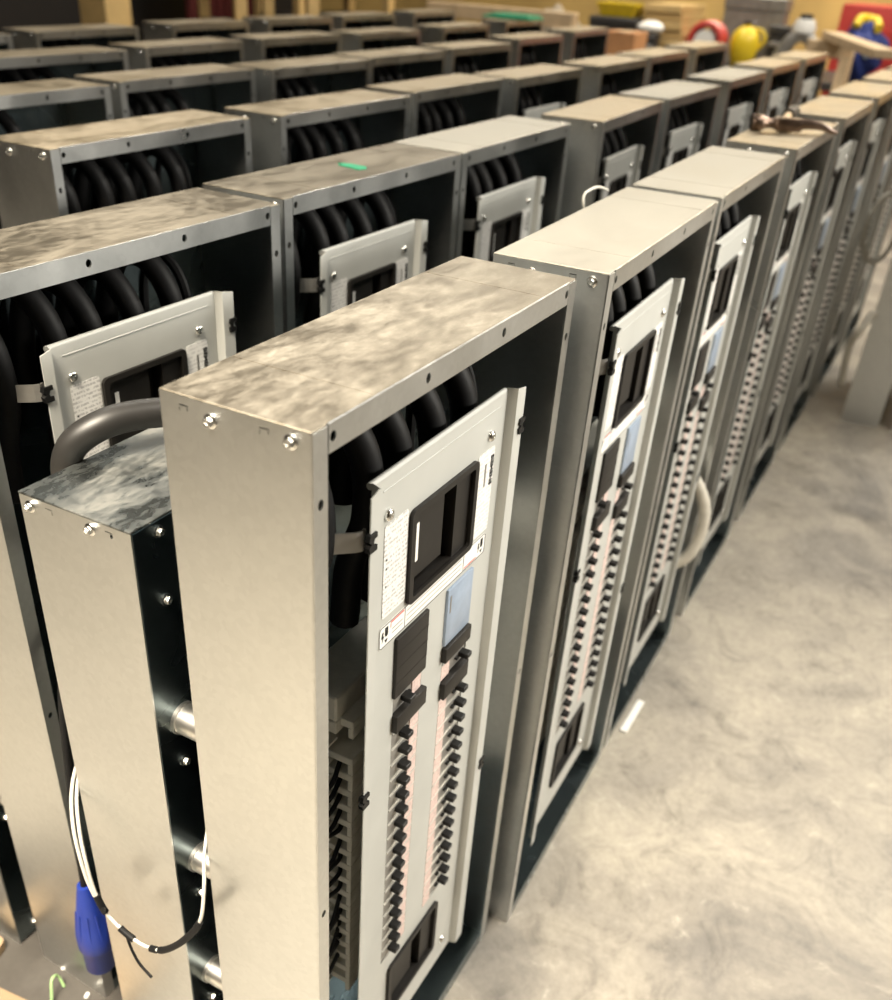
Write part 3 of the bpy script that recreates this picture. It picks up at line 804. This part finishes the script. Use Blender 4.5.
t = thing('sawhorse', 'pale brown trestle at the far end of the fifth row', 'trestle', (5.85, 2.65, 0))
bm = bmesh.new(); box(bm, -.05, .05, -.5, .5, 1.08, 1.16, 0, .004); link('beam', finish(bm, 'beam', ['wood']), t)
for sy in (-.4, .4):
    for sx in (-1, 1):
        bm = bmesh.new(); tube(bm, [Vector((sx*.26, sy, 0)), Vector((sx*.03, sy, 1.09))], .035, 4); link('leg', finish(bm, 'leg', ['wood']), t)

def rackfn(label, x, y, rz, w, d, h, mat, post):
    t = thing('storage_rack', label, 'rack', (x, y, 0), rz)
    for i, (px, py) in enumerate(((0, 0), (w, 0), (0, d), (w, d))):
        bm = bmesh.new(); box(bm, px-.04, px+.04, py-.04, py+.04, 0, h, 0, .003); link('post', finish(bm, 'post', [post]), t)
    for z in (.35, .85, 1.35):
        bm = bmesh.new(); box(bm, -.03, w+.03, -.03, d+.03, z, z+.06, 0, .003); link('shelf', finish(bm, 'shelf', [mat]), t)
rackfn('tall rack with yellow posts behind the last row', 5.9, 4.1, .9, 1.2, .5, 2.0, 'dark', 'woodtan')
rackfn('dark rack with yellow posts right of the taller rack', 7.3, 5.2, -.2, 1.1, .5, 1.9, 'dark', 'woodtan')
t = thing('wooden_post', 'square pale wooden post behind the last row at the left', 'post', (4.62, 4.75, 0))
bm = bmesh.new(); box(bm, -.11, .11, -.11, .11, .03, 2.6, 0, .006); link('shaft', finish(bm, 'shaft', ['woodtan']), t)
bm = bmesh.new(); box(bm, -.15, .15, -.15, .15, 0, .03, 0, .004); link('foot_plate', finish(bm, 'foot_plate', ['dark']), t)
single('red_curtain', 'dark red welding curtain hanging in the shade behind the last row', 'curtain',
       lambda bm: [tube(bm, [Vector((7.2+.075*i, 6.3+.03*math.sin(i*1.9), .02)), Vector((7.2+.075*i, 6.3+.03*math.sin(i*1.9), 2.3))], .045, 8) for i in range(14)], ['darkred'])
t = thing('sawhorse', 'pale trestle carrying the far end of the plank', 'trestle', (5.64, .62, 0))
bm = bmesh.new(); box(bm, -.04, .04, -.12, .12, 1.07, 1.148, 0, .004); link('beam', finish(bm, 'beam', ['wood']), t)
for sy in (-.09, .09):
    for sx in (-1, 1):
        bm = bmesh.new(); tube(bm, [Vector((sx*.26, sy, 0)), Vector((sx*.03, sy, 1.08))], .035, 4); link('leg', finish(bm, 'leg', ['wood']), t)

# ------------------------------------------------------------------ the hall
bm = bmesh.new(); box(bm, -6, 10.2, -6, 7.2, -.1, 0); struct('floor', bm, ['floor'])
bm = bmesh.new(); box(bm, 10, 10.2, -6, 7.2, 0, 5); struct('wall_far', bm, ['wall_tan'])
bm = bmesh.new(); box(bm, -6, 10, 7, 7.2, 0, 5); struct('wall_left', bm, ['wall_dark'])
bm = bmesh.new(); box(bm, -6, 10.2, -6.2, -6, 0, 5); struct('wall_right', bm, ['ceil'])
bm = bmesh.new(); box(bm, -6.2, -6, -6, 7.2, 0, 5); struct('wall_back', bm, ['ceil'])
bm = bmesh.new(); box(bm, -6.2, 10.2, -6.2, 7.2, 5, 5.1); struct('ceiling', bm, ['ceil'])

def strip_or_fill_light(x, y, z, sx, sy, watts, col=(1, .95, .85)):
    l = bpy.data.lights.new('strip_or_fill_lamp', 'AREA'); l.shape = 'RECTANGLE'; l.size = sx; l.size_y = sy; l.energy = watts; l.color = col
    o = bpy.data.objects.new('strip_or_fill_lamp', l); C.objects.link(o); o.location = (x, y, z); return o
for x, p in ((2.0, 55), (4.6, 150), (7.2, 70)): strip_or_fill_light(x, -1.6, 4.3, 2.2, .25, p)
for x, p in ((1.6, 32), (4.0, 55), (6.8, 70)): strip_or_fill_light(x, 2.6, 4.6, 2.2, .25, p)
o = strip_or_fill_light(-1.25, .30, 3.0, 1.2, .9, 104, (1, .89, .72)); o.data.spread = math.radians(95)  # unseen warm key light, added to brighten the near side faces
o.rotation_euler = (Vector((-.5, .65, .2))-o.location).to_track_quat('-Z', 'Y').to_euler()
strip_or_fill_light(8.8, 1.0, 4.2, .4, 3.2, 130, (1, .88, .66))  # unseen light added to brighten the far wall and its reflections
o = strip_or_fill_light(1.9, -2.6, 1.92, 1.6, .35, 24, (1, .95, .85)); o.data.spread = math.radians(75)  # unseen low fill light, added to brighten the front row's faces
o.rotation_euler = (Vector((.5, .1, 1.0))-o.location).to_track_quat('-Z', 'Y').to_euler()
w = bpy.data.worlds.new('world'); S.world = w; w.use_nodes = True
w.node_tree.nodes['Background'].inputs[0].default_value = (.9, .85, .75, 1); w.node_tree.nodes['Background'].inputs[1].default_value = .05

# ------------------------------------------------------------------ camera
CAMPOS, RIGHT, DOWN, FWD = (-.5299387, -.3718575, 1.42767941), (0.490877, -0.869628, 0.052802), (-0.471297, -0.316028, -0.823411), (0.732748, 0.379308, -0.564983)
cam = bpy.data.cameras.new('camera'); co = bpy.data.objects.new('camera', cam); C.objects.link(co)
r, d_, f = Vector(RIGHT), Vector(DOWN), Vector(FWD)
m = Matrix((( r.x, -d_.x, -f.x), (r.y, -d_.y, -f.y), (r.z, -d_.z, -f.z))).to_4x4()
m.translation = Vector(CAMPOS); co.matrix_world = m
cam.sensor_fit = 'VERTICAL'; cam.sensor_height = 36; cam.lens = 965.80*.036
cam.shift_x = .02416; cam.shift_y = .11189
cam.dof.use_dof = True; cam.dof.focus_distance = .98; cam.dof.aperture_fstop = cam.lens/7.5
cam.clip_start = .02
S.camera = co
S.view_settings.view_transform = 'Standard'; S.view_settings.look = 'None'; S.view_settings.gamma = 1; S.view_settings.exposure = 0.34
S.view_settings.use_curve_mapping = False
